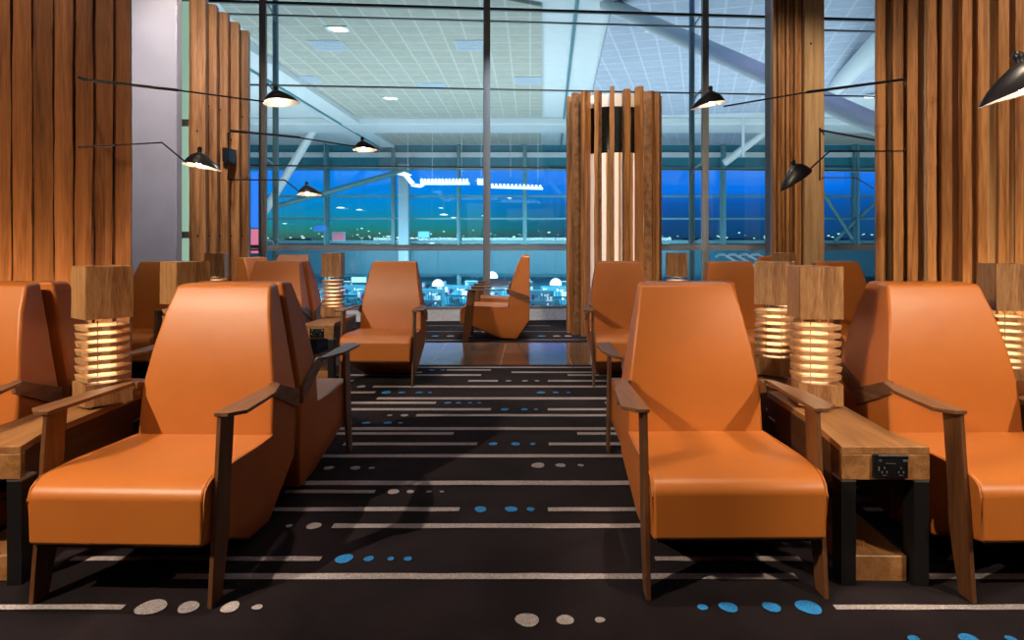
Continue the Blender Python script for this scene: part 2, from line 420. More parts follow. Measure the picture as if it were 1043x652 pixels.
# ------------------------------------------------------------------ slatted table lamps (stand at z=0 local)
def make_lamp(seed):
    rr = random.Random(seed)
    t = thing('table_lamp', '', 'table lamp')
    w, d = .095, .088
    def outline(k, jag=0.0):
        pts = [(-w, -d), (-w*.45, -d-.004), (w*.1, -d-.004+jag), (w*.55, -d-.002), (w, -d), (w+.002, -d*.3), (w, d*.4), (w, d), (0, d+.003), (-w, d), (-w-.003, 0)]
        return [(x+rr.uniform(-.003, .003), y+rr.uniform(-.003, .003)) for x, y in pts]
    def block(z0, z1, amp, name, mat, wob=.0):
        bm = bmesh.new(); o = outline(0); nz = 7; rings = []
        for i in range(nz):
            f = i/(nz-1); z = z0+(z1-z0)*f
            rings.append([bm.verts.new((x*(1+rr.uniform(-amp, amp)*.6), y*(1+rr.uniform(-amp, amp)*.6), z+(rr.uniform(-.5, .5)*wob if i == nz-1 else 0))) for x, y in o])
        for a, b in zip(rings, rings[1:]):
            for k in range(len(o)): bm.faces.new([a[k], a[(k+1) % len(o)], b[(k+1) % len(o)], b[k]])
        bm.faces.new(rings[0][::-1]); bm.faces.new(rings[-1])
        return obj(name, bm, mat, t, 35)
    block(.0, .095, .03, 'base_block', LAMPW, .012)
    block(.385, .618, .018, 'top_block', LAMPW, .006)
    ex = rr.uniform(.0, .012)
    for i in range(7):
        z = .118+i*.0375
        bm = bmesh.new()
        o = [(-w-.004, -d*.6), (-w*.9, -d), (-w*.35, -d-.002), (0, -d-.014), (w*.5, -d-.010), (w+.006+ex, -d*.55), (w+.008+ex, -d*.2), (w, d*.2), (w+.003, d*.8), (w*.6, d), (-w*.2, d+.006), (-w*.9, d), (-w-.006, d*.3)]
        o = [(x+rr.uniform(-.002, .002), y+rr.uniform(-.002, .002)) for x, y in o]
        prism(bm, o, lambda x, y: Vector((x*.96, y*.96, z-.0095)), lambda x, y: Vector((x, y, z+.0095)))
        obj('slat', bm, SLATW, t)
    bm = bmesh.new()
    for x, y in ((-.035, -.05), (.045, -.045), (.04, .05), (-.04, .05)): tube(bm, [(x, y, .09), (x, y, .39)], .0022, 6)
    obj('support_rod', bm, CHROME, t)
    bm = bmesh.new()
    for z in [.118+i*.0375-.0095 for i in range(7)]+[.385]: lathe(bm, [(.001, z-.0025), (.058, z-.0025), (.058, z-.0005)], n=14)
    obj('light_discs', bm, CORE, t)
    bm = bmesh.new()
    for x, y in ((-.07, -.06), (.07, -.06), (.07, .06), (-.07, .06)): box(bm, x-.008, x+.008, y-.008, y+.008, -.012, .002)
    obj('foot', bm, CHROME, t)
    return t
TZ = .507+.012
lamps = [make_lamp(3), make_lamp(11)]; lu = [False, False]
def lamp(x, y, rz, label, k, dz=0):
    if not lu[k]:
        lu[k] = True; r = lamps[k]; r.location = (x, y, TZ); r.rotation_euler = (0, 0, rz); r['label'] = label; r['group'] = 'slatted wood table lamps'; return r
    return dup(lamps[k], (x, y, TZ), rz, label, 'slatted wood table lamps')
lamp(1.300, 3.12, R(-4), 'slatted block lamp nearest the camera on the table right of the aisle', 0)
lamp(1.36, 3.80, R(-30), 'slatted block lamp half hidden behind the near right lamp', 1)
lamp(-1.955, 3.12, R(50), 'slatted block lamp nearest the camera on the left table beside the front armchair', 1)
lamp(-1.93, 3.82, R(55), 'slatted block lamp behind the near left lamp and its armchair', 0)
lamp(2.43, 3.48, R(-8), 'slatted block lamp cut off by the right edge of the photo', 1)
lamp(-1.94, 6.72, R(3), 'slatted wood lamp with dark crack standing on the far table left of the aisle', 0)
lamp(-3.10, 6.74, R(12), 'gnarled wood lamp top seen in front of the far left timber screen', 1)
lamp(1.44, 6.72, R(-6), 'distant slatted lamp with only its top block showing between far right armchairs', 1)
lamp(2.51, 6.74, R(5), 'distant slatted lamp peeking over the two near right lamps', 0)

# magazine on the shelf of the right table
bm = bmesh.new(); box(bm, -.08, .08, -.12, .12, 0, .012); bevel_all(bm, .002, 1)
o = obj('magazine', bm, plain('magazine paper', (.55, .6, .68), .4)); o.location = (1.285, 2.95, .2225); o.rotation_euler = (0, 0, R(-1))
tag(o, 'pale magazine lying in the open shelf of the right side table', 'magazine')

# ------------------------------------------------------------------ floors
def strip(bm, x0, x1, D, w, mi, seed):
    r = random.Random(seed); n = max(4, int((x1-x0)/.12)); top = []; bot = []
    for i in range(n+1):
        x = x0+(x1-x0)*i/n
        top.append(bm.verts.new((x, D+w/2+r.uniform(-.0025, .0025), .004))); bot.append(bm.verts.new((x, D-w/2+r.uniform(-.0025, .0025), .004)))
    for i in range(n):
        f = bm.faces.new([bot[i], bot[i+1], top[i+1], top[i]]); f.material_index = mi
def blob(bm, x, D, rx, ry, mi, seed):
    r = random.Random(seed); n = 20; ph = r.uniform(0, 6); vs = []
    for k in range(n):
        a = 2*math.pi*k/n; q = 1+.06*math.sin(2*a+ph)+.04*math.sin(3*a+2*ph)
        vs.append(bm.verts.new((x+rx*q*math.cos(a), D+ry*q*math.sin(a), .004)))
    f = bm.faces.new(vs); f.material_index = mi
T0, T1 = 6.92, 8.46
bm = bmesh.new(); box(bm, -7, 7, -4, T0, -.1, 0)
sd = 1
# (y, thickness px, [(x0,x1)...], [white dots (x, r)], [blue dots])
rows = [
 (619.5, 5, [(-200, 126), (850, 1300)], [(154, 14), (192, 10.5), (234.5, 9), (262, 5)], [(715.5, 5), (742, 9), (786, 9), (823.5, 12)]),
 (632.5, 1, [], [(537, 12), (575.6, 8.5), (611, 5)], []),
 (652, 1, [], [], [(931, 6), (987, 9), (1030, 5)]),
 (588, 6, [(178, 811), (905, 1200)], [], []),
 (570, 4.5, [(73, 327), (667, 815)], [], [(350.5, 9), (375.6, 5), (398, 3.4), (415.4, 4)]),
 (536.5, 4.5, [(339, 760), (40, 200)], [(319.6, 7), (294.5, 3.4)], []),
 (519.5, 4, [(260, 468), (558, 700), (880, 1040)], [], [(489.4, 6), (520.7, 6.5), (540.4, 4)]),
 (501.5, 3.4, [(290, 382)], [(400.6, 6), (418, 4), (437, 3), (450, 2.2)], [(700, 4)]),
 (492.6, 4.3, [(300, 660)], [], []),
 (477.3, 2, [], [(335, 5), (362, 5), (378.7, 3)], []),
 (474.6, 2, [], [(548, 7), (571, 5), (591.5, 3.2)], []),
 (465, 3.2, [(320, 650)], [], []),
 (452.8, 2.8, [(350, 486), (559, 640)], [], [(502.3, 4.6), (525, 4.6), (542.6, 3)]),
 (442.2, 2.6, [(330, 462), (588, 640)], [], []),
 (437.2, 2.8, [(335, 650)], [], []),
 (431.3, 2, [], [], [(355, 4), (373, 4.2), (395, 4), (408, 2.6)]),
 (423.6, 2.3, [(424, 640)], [(397, 2.6), (412, 4)], []),
 (417.5, 2.2, [(340, 500), (558, 640)], [], [(514, 4), (534, 3.6), (546, 2.2)]),
 (410.8, 2.2, [(340, 444), (616, 660)], [], [(456, 3.6), (467, 2.6), (478.6, 2.2), (488, 2)]),
 (406.3, 2.3, [(384, 640)], [], []),
 (400.2, 2, [(300, 382)], [], [(393.5, 5), (409, 3.2), (427, 3.6), (438, 2.2), (551, 4.2), (566, 3), (579, 2.2)]),
 (394.2, 2, [(380, 640)], [(368, 4.6)], []),
 (388.4, 1.7, [(477, 507), (558, 640), (300, 360)], [(518, 2.8), (534.6, 3), (547, 2.4)], []),
 (382.5, 1.7, [(340, 490), (578, 640)], [], []),
 (379.6, 1.4, [(521, 640), (380, 430)], [], []),
 (377.3, 1.4, [(455, 500)], [], [(440, 3), (451, 2.6)]),
 (374.6, 1.2, [(380, 640)], [], []),
]
for y, th, segs, wd, bd in rows:
    D = DF(y); w = th*D*D/(CH*F); s = F/D
    for a, b in segs: sd += 1; strip(bm, (a-540)/s, (b-540)/s, D, w, 1, sd)
    for lst, mi in ((wd, 1), (bd, 2)):
        for x, r in lst: sd += 1; blob(bm, (x-540)/s, D, r/s, r/s*rnd.uniform(.72, .86)*(1.45), mi, sd)
# rows hidden under and behind the seats left and right of the aisle
for i in range(26):
    D = 1.2+i*.23+rnd.uniform(-.05, .05)
    for sgn in (-1, 1):
        x0 = rnd.uniform(2.6, 4.6); strip(bm, *sorted((sgn*x0, sgn*(x0+rnd.uniform(.8, 2.4)))), D, .02, 1, i*3+sgn)
tag(obj('floor', bm, [CARPET, STRIPE, BLUE]), 'dark aubergine carpet with pale stripes and blue and grey dots', kind='structure')
bm = bmesh.new(); box(bm, -7, 7, T0, T1, -.1, -.002)
tag(obj('floor', bm, TILE), 'polished brown stone tile strip', kind='structure')
bm = bmesh.new(); box(bm, -7, 8, T1, 11.6, -.1, 0)
strip(bm, -1.6, -.85, 8.62, .03, 1, 1); strip(bm, -.8, 5, 8.66, .03, 1, 2); strip(bm, -3, 5, 9.45, .03, 1, 3); strip(bm, -2, 0.3, 10.1, .03, 1, 4)
for i, x in enumerate((-1.25, -1.05, -.8, .15, .35, .5)): blob(bm, x, 9.0, .05, .05, 1 if i % 3 else 2, i)
tag(obj('floor', bm, [CARPET, STRIPE, BLUE]), 'striped dark carpet between stone tiles and window', kind='structure')

# ------------------------------------------------------------------ room shell
HC = 5.45
bm = bmesh.new(); box(bm, -7, 8.2, -4, 11.0, HC, HC+.1)
tag(obj('ceiling', bm, plain('lounge ceiling', (.30, .28, .27), .8)), kind='structure')
bm = bmesh.new(); box(bm, -7, 8.2, -4.1, -4, 0, HC); tag(obj('wall_back', bm, PLASTER), kind='structure')
WALLP = plain('warm brown wall', (.22, .15, .11), .8)
bm = bmesh.new(); box(bm, -7.1, -7, -4, 10.4, 0, HC); tag(obj('wall_left', bm, WALLP), kind='structure')
bm = bmesh.new(); box(bm, 8.2, 8.3, -4, 11.6, 0, HC); tag(obj('wall_right', bm, WALLP), kind='structure')

# ------------------------------------------------------------------ timber boards
def board(bm, c, ang, w, d, z0, z1, wob=.0, seed=0, mf=0, ms=0):
    """upright board: c=(x,y) centre of its front face; ang = direction of its front normal"""
    r = random.Random(seed); n = 26 if wob else 1
    nx, ny = math.cos(ang), math.sin(ang); ux, uy = -ny, nx
    rings = []; a = b = 0
    for i in range(n+1):
        z = z0+(z1-z0)*i/n
        a = a*.6+r.uniform(-wob, wob); b = b*.6+r.uniform(-wob, wob)
        def q(u, v): return bm.verts.new((c[0]+ux*u-nx*v, c[1]+uy*u-ny*v, z))
        rings.append([q(-w/2+a, 0), q(w/2+b, 0), q(w/2+b*.3, d), q(-w/2+a*.3, d)])
    fs = []
    for A, B in zip(rings, rings[1:]):
        for k in range(4):
            f = bm.faces.new([A[k], A[(k+1) % 4], B[(k+1) % 4], B[k]]); f.material_index = (mf if k == 0 else ms); fs.append(f)
    fs.append(bm.faces.new(rings[0][::-1])); fs.append(bm.faces.new(rings[-1]))
    bmesh.ops.recalc_face_normals(bm, faces=fs)
def along(pts, step):
    out = []; acc = 0; i = 0; pts = [Vector(p) for p in pts]
    L = [(b-a).length for a, b in zip(pts, pts[1:])]; tot = sum(L); s = 0
    while s <= tot:
        t = s; k = 0
        while k < len(L)-1 and t > L[k]: t -= L[k]; k += 1
        dirv = (pts[k+1]-pts[k]).normalized(); out.append((pts[k]+dirv*t, dirv)); s += step() if callable(step) else step
    return out
# right timber screen
t = thing('timber_screen', 'tall wall of narrow upright timber boards at the right edge with black lamp arms', 'timber screen')
bm = bmesh.new(); k = 0
path = [(2.90, 5.62), (3.27, 5.32), (3.72, 5.05), (4.4, 4.75), (5.3, 4.5)]
rr = random.Random(5)
for p, dv in along(path, lambda: .118):
    ang = math.atan2(-dv.x, dv.y)+math.pi if False else math.atan2(-1, -.25)
    dep = .0 if k % 2 else .03
    board(bm, (p.x, p.y+dep), R(-90)-R(24)+rr.uniform(-.10, .10), .064+rr.uniform(-.006, .010), .11, 0, 4.25, .0025, k, 0, 0); k += 1
obj('slats', bm, SCREENW, t)
bm = bmesh.new()
for a, b in zip(path, path[1:]):
    a = Vector(a)+Vector((.06, .15)); b = Vector(b)+Vector((.06, .15)); dvv = (b-a).normalized(); nn = Vector((-dvv.y, dvv.x))*.04
    vs = [bm.verts.new((q.x, q.y, z)) for z in (0, 4.2) for q in (a, b, b+nn, a+nn)]
    for f in ((0,1,2,3), (7,6,5,4), (0,4,5,1), (1,5,6,2), (2,6,7,3), (3,7,4,0)): bm.faces.new([vs[i] for i in f])
obj('backing', bm, PALEW, t)
# left timber screen
t = thing('timber_screen', 'tall wall of wide reddish boards with rough live edges at the left edge', 'timber screen')
bm = bmesh.new(); path = [(-2.99, 5.0), (-3.25, 4.78), (-3.7, 4.55), (-4.2, 4.4), (-5.2, 4.2)]; k = 0
for p, dv in along(path, .118):
    board(bm, (p.x, p.y), R(-90)+R(22)+rr.uniform(-.08, .08), .109, .055, 0, 4.3, .0045, 50+k, 0, 1); k += 1
obj('boards', bm, [SCREENR, BARK], t)
bm = bmesh.new()
for a, b in zip(path, path[1:]):
    a = Vector(a)+Vector((-.04, .08)); b = Vector(b)+Vector((-.04, .08)); dvv = (b-a).normalized(); nn = Vector((dvv.y, -dvv.x))*.04
    vs = [bm.verts.new((q.x, q.y, z)) for z in (0, 4.2) for q in (a, b, b+nn, a+nn)]
    for f in ((0,1,2,3), (7,6,5,4), (0,4,5,1), (1,5,6,2), (2,6,7,3), (3,7,4,0)): bm.faces.new([vs[i] for i in f])
obj('backing', bm, TABLED, t)
# far left pod screen with stepping tops
t = thing('timber_screen', 'row of tall timber boards with stepped tops beside the grey plaster column', 'timber screen')
bm = bmesh.new(); n = 5
for i in range(n):
    f = i/(n-1); D = 8.35+.95*f; px = 201+46*f
    board(bm, (X(px, D), D), R(-90)+R(14), .185 if i < 4 else .15, .16, 0, (4.6, 4.24, 4.22, 4.17, 4.13)[i], .003, 80+i, 0, 0)
obj('boards', bm, SCREENW, t)
for i in range(n):
    f = i/(n-1); D = 8.35+.95*f; px = 201+46*f
    for z in (1.32, 2.95 if i % 3 else 2.6):
        bm = bmesh.new()
        c = Vector((X(px, D)+.005, D-.004, z)); lathe_p = c
        tube(bm, [c, c+Vector((.0, -.006, 0))], .011, 10); obj('bolt', bm, BLACK, t)
# tall timber pillar by the window
t = thing('timber_pillar', 'full height timber clad pillar with narrow fins and one wide face by the window', 'pillar')
bm = bmesh.new(); D = 9.85
x0, x1, x2 = X(787, D), X(819, D), X(839, D)
box(bm, x0+.06, x2-.02, D+.05, D+.5, 0, HC)
obj('core', bm, TABLED, t)
bm = bmesh.new(); box(bm, x1, x2, D-.02, D+.55, 0, HC-.01); bevel_all(bm, .004, 1)
tube(bm, [(x1+.07, D-.02, 2.28), (x1+.07, D-.032, 2.28)], .012, 10, 1)
tube(bm, [(x1+.09, D-.02, 4.1), (x1+.09, D-.032, 4.1)], .014, 10, 1)
obj('wide_board', bm, [PALEW, TABLED], t)
bm = bmesh.new()
for i in range(7):
    xx = x0+.03+i*(x1-x0-.03)/7; board(bm, (xx+.01, D+(.0 if i % 2 else .03)), R(-90), .042, .12, 0, HC-.01, .0015, 120+i)
obj('fins', bm, SCREENW, t)
# round pod
PC = (X(625, 9.45)+.0, 9.45)
t = thing('slatted_pod', 'round free-standing pod of timber fins around white panels in the middle of the lounge', 'pod', (PC[0], PC[1], 0))
bm = bmesh.new(); nf = 20
for i in range(nf):
    a = 2*math.pi*(i+.5)/nf; w = .062+rr.uniform(-.008, .014)
    rad = .655
    board(bm, (rad*math.cos(a), rad*math.sin(a)), a, w, .125, 0, 3.22+rr.uniform(-.01, .05), .004, 200+i, 0, 1 if i % 2 else 0)
obj('fins', bm, [SCREENW, BARK], t)
bm = bmesh.new(); lathe(bm, [(.0, .0), (.47, .0), (.47, 2.42)], n=48)
obj('white_panels', bm, BACKLIT, t, 40)
bm = bmesh.new(); lathe(bm, [(.465, 2.42), (.465, 3.03)], n=48); obj('dark_glazing', bm, DARKG, t, 40)
bm = bmesh.new(); lathe(bm, [(.47, 3.03), (.47, 3.20), (0, 3.20)], n=48); obj('top_ring', bm, CREAM, t, 40)
bm = bmesh.new()
for i in range(nf):
    if i % 4 == 1: continue
    a = 2*math.pi*(i)/nf+.045; board(bm, (.50*math.cos(a), .50*math.sin(a)), a, .05 if i % 3 else .03, .025, 0, 2.42, .002, 260+i)
obj('inner_boards', bm, PALEW, t)

# plaster column and green-lit window strips left
bm = bmesh.new(); D = 7.6; box(bm, X(90, D), X(180, D), D, D+.12, 0, HC); bevel_all(bm, .01, 2)
tag(obj('column', bm, PLASTER), 'plain grey lavender plaster column rising behind the far left armchair', 'column')
root = bpy.data.objects.new('window_2', None); C.objects.link(root); root['kind'] = 'structure'
D = 10.38; xa, xb = -6.9, -5.02
bm = bmesh.new(); box(bm, xa, xb, D, D+.03, 0, HC); obj('frosted_pane', bm, emis('lit frosted glass', (.34, .55, .42), .75), root)
bm = bmesh.new()
for z in (.3, 1.25+.1, 3.05, 4.95): box(bm, xa, xb, D-.05, D, z-.05, z+.05)
for x in (xa, xa+.62, xa+1.24, xb): box(bm, x-.03, x+.03, D-.05, D+.05, 0, HC)
obj('frame', bm, FRAME, root)

# ------------------------------------------------------------------ lounge window wall
A = math.atan(.085)
win = bpy.data.objects.new('window_1', None); C.objects.link(win); win.location = (0, 10.9, 0); win.rotation_euler = (0, 0, A); win['kind'] = 'structure'
WX0, WX1 = -5.05, 8.2
def wx(px):    # u on the wall plane for a pixel column
    # (px-540)/F*D = u cosA ; D = 10.9 + u sinA
    k = (px-540)/F; return k*10.9/(math.cos(A)-k*math.sin(A))
bm = bmesh.new(); box(bm, WX0, WX1, .0, .012, .2, HC); obj('glass', bm, GLASS, win)
mull = [WX0, wx(269), wx(496), wx(717), wx(930), 8.0]
for u in mull[1:]:
    bm = bmesh.new(); box(bm, u-.05, u+.05, -.09, -.005, .2, HC); box(bm, u-.02, u+.02, -.11, -.09, .2, HC); obj('mullion', bm, FRAME, win)
for z, h, m_ in ((.20, .045, FRAME), (1.17, .055, FRAME), (2.42, .022, FRAMED), (3.66, .018, FRAMED), (4.93, .04, FRAMED), (4.74, .016, FRAMED)):
    bm = bmesh.new(); box(bm, WX0, WX1, -.06, -.002, z-h/2, z+h/2)
    if z == 1.17: box(bm, WX0, WX1, -.08, -.062, z-h/2-.035, z-h/2-.006)
    obj('transom', bm, m_, win)
bm = bmesh.new(); box(bm, WX0, WX1, -.06, .3, 0, .178); obj('sill', bm, plain('white sill', (.82, .83, .88), .4), win)
for u in mull[1:]:
    bm = bmesh.new(); tube(bm, [(u, .62, -3.6), (u, .62, 7.0)], .05, 12)
    for z in (-.3, 1.2, 2.45, 3.66, 4.9):
        tube(bm, [(u, .62, z-.10), (u, .42, z+.05), (u, .0, z+.10)], .018, 6)
    obj('support_post', bm, STEELG, win, 40)

# ------------------------------------------------------------------ terminal hall beyond the glass
HZ = 7.25; DFAC = 42.5
bm = bmesh.new(); box(bm, -34, 34, 12.2, 44, HZ, HZ+.2)
tag(obj('ceiling', bm, WHITEP), kind='structure')
def quad_slab(name, pts, z0, z1, mat, label, cat, group=None):
    bm = bmesh.new(); prism(bm, pts, lambda x, y: Vector((x, y, z0)), lambda x, y: Vector((x, y, z1)))
    o = obj(name, bm, mat); return tag(o, label, cat, group)
def cz(px, py): D = (HZ-CH)*F/(246-py); return (X(px, D), D)
quad_slab('ceiling_panel', [(-7.0, 13), cz(552, 3), cz(552, 117), cz(345, 117), (-7.9, 18)], HZ-.1, HZ-.003, CEILA, 'large grey-green gridded panel of the terminal ceiling, left half of the window', 'ceiling panel')
quad_slab('ceiling_panel', [cz(365, 132), cz(551, 132), cz(551, 145.3), cz(384, 145.3)], HZ-.1, HZ-.003, CEILA, 'narrow far strip of gridded terminal ceiling behind the white cross beam, left', 'ceiling panel')
quad_slab('ceiling_panel', [(2.0, 15.5), (9.5, 15.5), (15, 24), cz(800, 112), cz(598, 117), cz(618, 28)], HZ-.1, HZ-.003, CEILB, 'pale blue gridded panel of the terminal ceiling right of the pod', 'ceiling panel')
quad_slab('ceiling_panel', [cz(604, 132), cz(780, 132), cz(772, 145.3), cz(602, 145.3)], HZ-.1, HZ-.003, CEILB, 'narrow far strip of gridded terminal ceiling above the pod and to its right', 'ceiling panel')
quad_slab('ceiling_panel', [cz(800, 132), cz(940, 132), cz(960, 145.3), cz(800, 145.3)], HZ-.1, HZ-.003, CEILA, 'far ceiling strip seen between the tall pillar and the right timber wall', 'ceiling panel')
def beam(name, p, q, r, mat, label, cat='beam', n=12):
    bm = bmesh.new(); tube(bm, [p, q], r, n); return tag(obj(name, bm, mat, None, 50), label, cat)
bm = bmesh.new(); box(bm, -30, 30, 33.0, 35.6, HZ-.35, HZ-.01); bevel_all(bm, .05, 2); tag(obj('ceiling_beam', bm, WHITE), 'broad white cross beam spanning the terminal ceiling', 'beam')
bm = bmesh.new(); prism(bm, [(-8.9, 12.5), (-8.4, 12.5), (-8.2, 41.3), (-10.2, 41.3), (-9.4, 30)], lambda x, y: Vector((x, y, HZ-.30)), lambda x, y: Vector((x, y, HZ-.01))); tag(obj('ceiling_beam', bm, WHITE), 'white beam running away along the left edge of the ceiling grid', 'beam')
beam('ceiling_joint', (1.05, 13, HZ-.04), (1.9, 42, HZ-.04), .05, TEAL, 'thin dark joint line running across the white ceiling above the pod', 'joint')
beam('ceiling_joint', (-9.3, 14, HZ-.33), (-9.1, 42, HZ-.33), .05, TEAL, 'thin dark joint line along the left white ceiling beam', 'joint')
beam('steel_strut', (1.9, 17.2, HZ), (6.55, 11.75, 3.0), .19, WHITE, 'thick pale diagonal steel strut crossing the upper right of the window', 'strut', 20)
beam('steel_strut', tuple(P(322, 128, 35.5)), tuple(P(266, 222, 38)), .22, WHITE, 'white inclined strut at the far left of the terminal hall', 'strut')
beam('steel_strut', tuple(P(268, 214, 40)), tuple(P(415, 173, 40.3)), .16, TEAL, 'teal sloping strut crossing the blue panes at far left', 'strut')
beam('steel_strut', tuple(P(796, 122, 35)), tuple(P(738, 166, 37)), .2, WHITE, 'white inclined strut in the far hall left of the tall pillar', 'strut')
beam('steel_strut', tuple(P(757, 118, 33)), tuple(P(757, 160, 33)), .07, WHITE, 'thin white hanger rod left of the tall timber pillar', 'strut')
beam('steel_strut', tuple(P(893, 205, 42.0)), tuple(P(850, 246, 42.0)), .12, TEAL, 'teal brace rising to the right in the far lower panes by the right screen', 'strut')
beam('steel_strut', tuple(P(838, 196, 41.7)), tuple(P(868, 243, 41.7)), .12, TEAL, 'teal brace falling to the right in the far lower panes by the right screen', 'strut')
beam('steel_strut', tuple(P(930, 10, 14)), tuple(P(840, 100, 30)), .30, WHITE, 'white inclined strut between the tall pillar and the right timber wall', 'strut')
cl = thing('ceiling_light', '', 'ceiling light'); bm = bmesh.new()
box(bm, -.30, .30, -.22, -.06, -.02, 0); box(bm, -.18, .42, .08, .24, -.02, 0); obj('diffuser', bm, DOWNL, cl)
bm = bmesh.new(); box(bm, -.5, .55, -.35, .36, .0, .03); obj('frame', bm, WHITE, cl)
for i, (px, py, lb) in enumerate(((343, 25, 'bright twin downlight in the gridded ceiling at upper left'), (397, 97, 'smaller twin downlight lower in the gridded ceiling at left'), (669, 26, 'twin downlight in the ceiling above and right of the pod'), (885, 95, 'downlight glimpsed between pillar and right timber wall'))):
    x, D = cz(px, py)
    r = cl if i == 0 else dup(cl, (x, D, HZ-.13), 0)
    r.location = (x, D, HZ-.13); r['label'] = lb
    r.scale = (.6, .6, 1)

for k, (px, py) in enumerate(((335, 43), (481, 43), (311, 78), (440, 85), (538, 79))):
    x, D = cz(px, py); bm = bmesh.new(); box(bm, x-.5, x+.5, D-.55, D+.55, HZ-.115, HZ-.102)
    for q in range(7): box(bm, x-.46, x+.46, D-.50+q*.15, D-.44+q*.15, HZ-.122, HZ-.115)
    tag(obj('ceiling_vent', bm, plain('pale vent', (.42, .50, .58), .7)), 'pale square vent set in the gridded terminal ceiling', 'vent', 'pale square ceiling vents')
# far facade
fac = bpy.data.objects.new('window_3', None); C.objects.link(fac); fac['kind'] = 'structure'
bm = bmesh.new(); box(bm, -34, 34, DFAC, DFAC+.03, 1.1, 5.8); obj('glass', bm, GLASSF, fac)
bm = bmesh.new(); box(bm, -34, 34, DFAC-.05, DFAC+.2, 5.75, HZ); obj('spandrel', bm, TEALD, fac)
for z, h in ((6.62, .30), (5.75, .16), (4.05, .12), (2.66, .12), (1.22, .22), (.55, .12)):
    bm = bmesh.new(); box(bm, -34, 34, DFAC-.25, DFAC-.02, z-h/2, z+h/2); obj('transom', bm, WHITE if z > 6 else TEAL, fac)
for i in range(-8, 9):
    x = -.33+4.07*i+(.0)
    w = .16 if i % 2 else .24
    bm = bmesh.new(); box(bm, x-w/2, x+w/2, DFAC-.35, DFAC-.02, -3.6, HZ)
    if i % 2: box(bm, x-.06, x+.06, DFAC-.9, DFAC-.7, -3.6, HZ)
    obj('mullion', bm, TEAL, fac)
# pale pier in the far facade
bm = bmesh.new(); box(bm, X(406, 41), X(416, 41), 40.9, 41.4, -3.6, 5.9); tag(obj('pier', bm, plain('pale pier', (.28, .42, .50), .6)), 'pale square pier in the far facade under the white reflection shapes', 'pier')
# lower level
bm = bmesh.new(); box(bm, -34, 34, 12.2, 60, -3.8, -3.6); tag(obj('floor', bm, plain('lower hall floor', (.25, .36, .42), .3)), kind='structure')
bm = bmesh.new(); box(bm, -33.7, 33.7, 41.5, 41.8, -.75, .9); tag(obj('bulkhead', bm, plain('teal bulkhead', (.010, .12, .18), .4)), 'plain teal bulkhead above the lower shops', 'bulkhead')
bm = bmesh.new(); box(bm, -34, 34, 47, 47.2, -3.6, 1.1); tag(obj('wall_rear', bm, plain('shop back wall', (.02, .15, .22), .5)), kind='structure')
bm = bmesh.new(); box(bm, -34, 34, 41.8, 47, -.9, -.75); tag(obj('ceiling', bm, TEALD), kind='structure')
bm = bmesh.new(); box(bm, -34, -33.8, 12.2, 44, -3.6, HZ); tag(obj('wall_left', bm, TEAL), kind='structure')
bm = bmesh.new(); box(bm, 33.8, 34, 12.2, 44, -3.6, HZ); tag(obj('wall_right', bm, TEAL), kind='structure')
sh = thing('display_shelf', 'shop shelf crowded with small bright goods on the lower level', 'shelf', group='shop display shelves')
bm = bmesh.new(); box(bm, -.75, .75, -.2, .2, 0, 2.3); obj('carcass', bm, plain('shelf blue', (.04, .24, .34), .5), sh)
bm = bmesh.new()
for zz in (.15, .7, 1.25, 1.8):
    for j in range(9):
        h = rnd.uniform(.18, .42); x = -.68+j*.155; box(bm, x, x+rnd.uniform(.08, .14), -.36, -.2, zz, zz+h)
    box(bm, -.75, .75, -.38, -.2, zz-.04, zz)
o = obj('goods', bm, GOODS, sh); o['kind'] = 'stuff'
for i in range(36):
    D = (36.2, 39.4, 43.6)[i % 3]+rnd.uniform(-.5, .5); x = -17+i*.97+rnd.uniform(-.2, .2)
    r = sh if i == 0 else dup(sh, (0, 0, 0), 0)
    r.location = (x, D, -3.6); r.rotation_euler = (0, 0, rnd.uniform(-.5, .5))
pd = thing('pendant_lamp', '', 'pendant lamp'); bm = bmesh.new(); lathe(bm, [(.001, .30), (.1, .29), (.2, .22), (.27, .1), (.28, 0), (.26, -.02), (.001, -.02)], n=20); obj('globe', bm, PEND, pd, 60)
bm = bmesh.new(); tube(bm, [(0, 0, .29), (0, 0, 2.4)], .012, 6); obj('cable', bm, TEALD, pd)
for i, (px, py, lb) in enumerate(((446, 291, 'glowing domed pendant below eye level, right of the far left armchair'), (501, 283, 'glowing domed pendant left of the side-on armchair back'), (566, 290, 'glowing domed pendant beside the left edge of the slatted pod'), (534, 286, 'glowing pendant hidden behind the side-on armchair back'))):
    p = P(px, py, 32); r = pd if i == 0 else dup(pd, (0, 0, 0), 0); r.location = p; r['label'] = lb
# escalator handrails
t = thing('escalator', 'escalator with curved pale handrails seen low behind the far right armchairs', 'escalator')
for i, px in enumerate((738, 749, 761, 772)):
    bm = bmesh.new(); a = P(px-6, 259.5, 30); pts = [a+Vector((0, .4, -.1)), a, a+Vector((.12, -.35, .02)), a+Vector((.55, -1.2, -.35)), a+Vector((1.2, -2.6, -1.3)), a+Vector((2.0, -4.2, -2.6))]
    tube(bm, pts, .055, 8); obj('handrail', bm, CHROME, t, 60)
bm = bmesh.new(); a = P(735, 275, 30); prism(bm, [(0, -.3), (-4.4, -3.0), (-4.4, -3.3), (0, -3.3)], lambda y, z: Vector((a.x+.2-y*.45, a.y+y, a.z+z+.3)), lambda y, z: Vector((a.x+2.0-y*.45, a.y+y, a.z+z+.3)))
obj('balustrade', bm, TEALD, t)
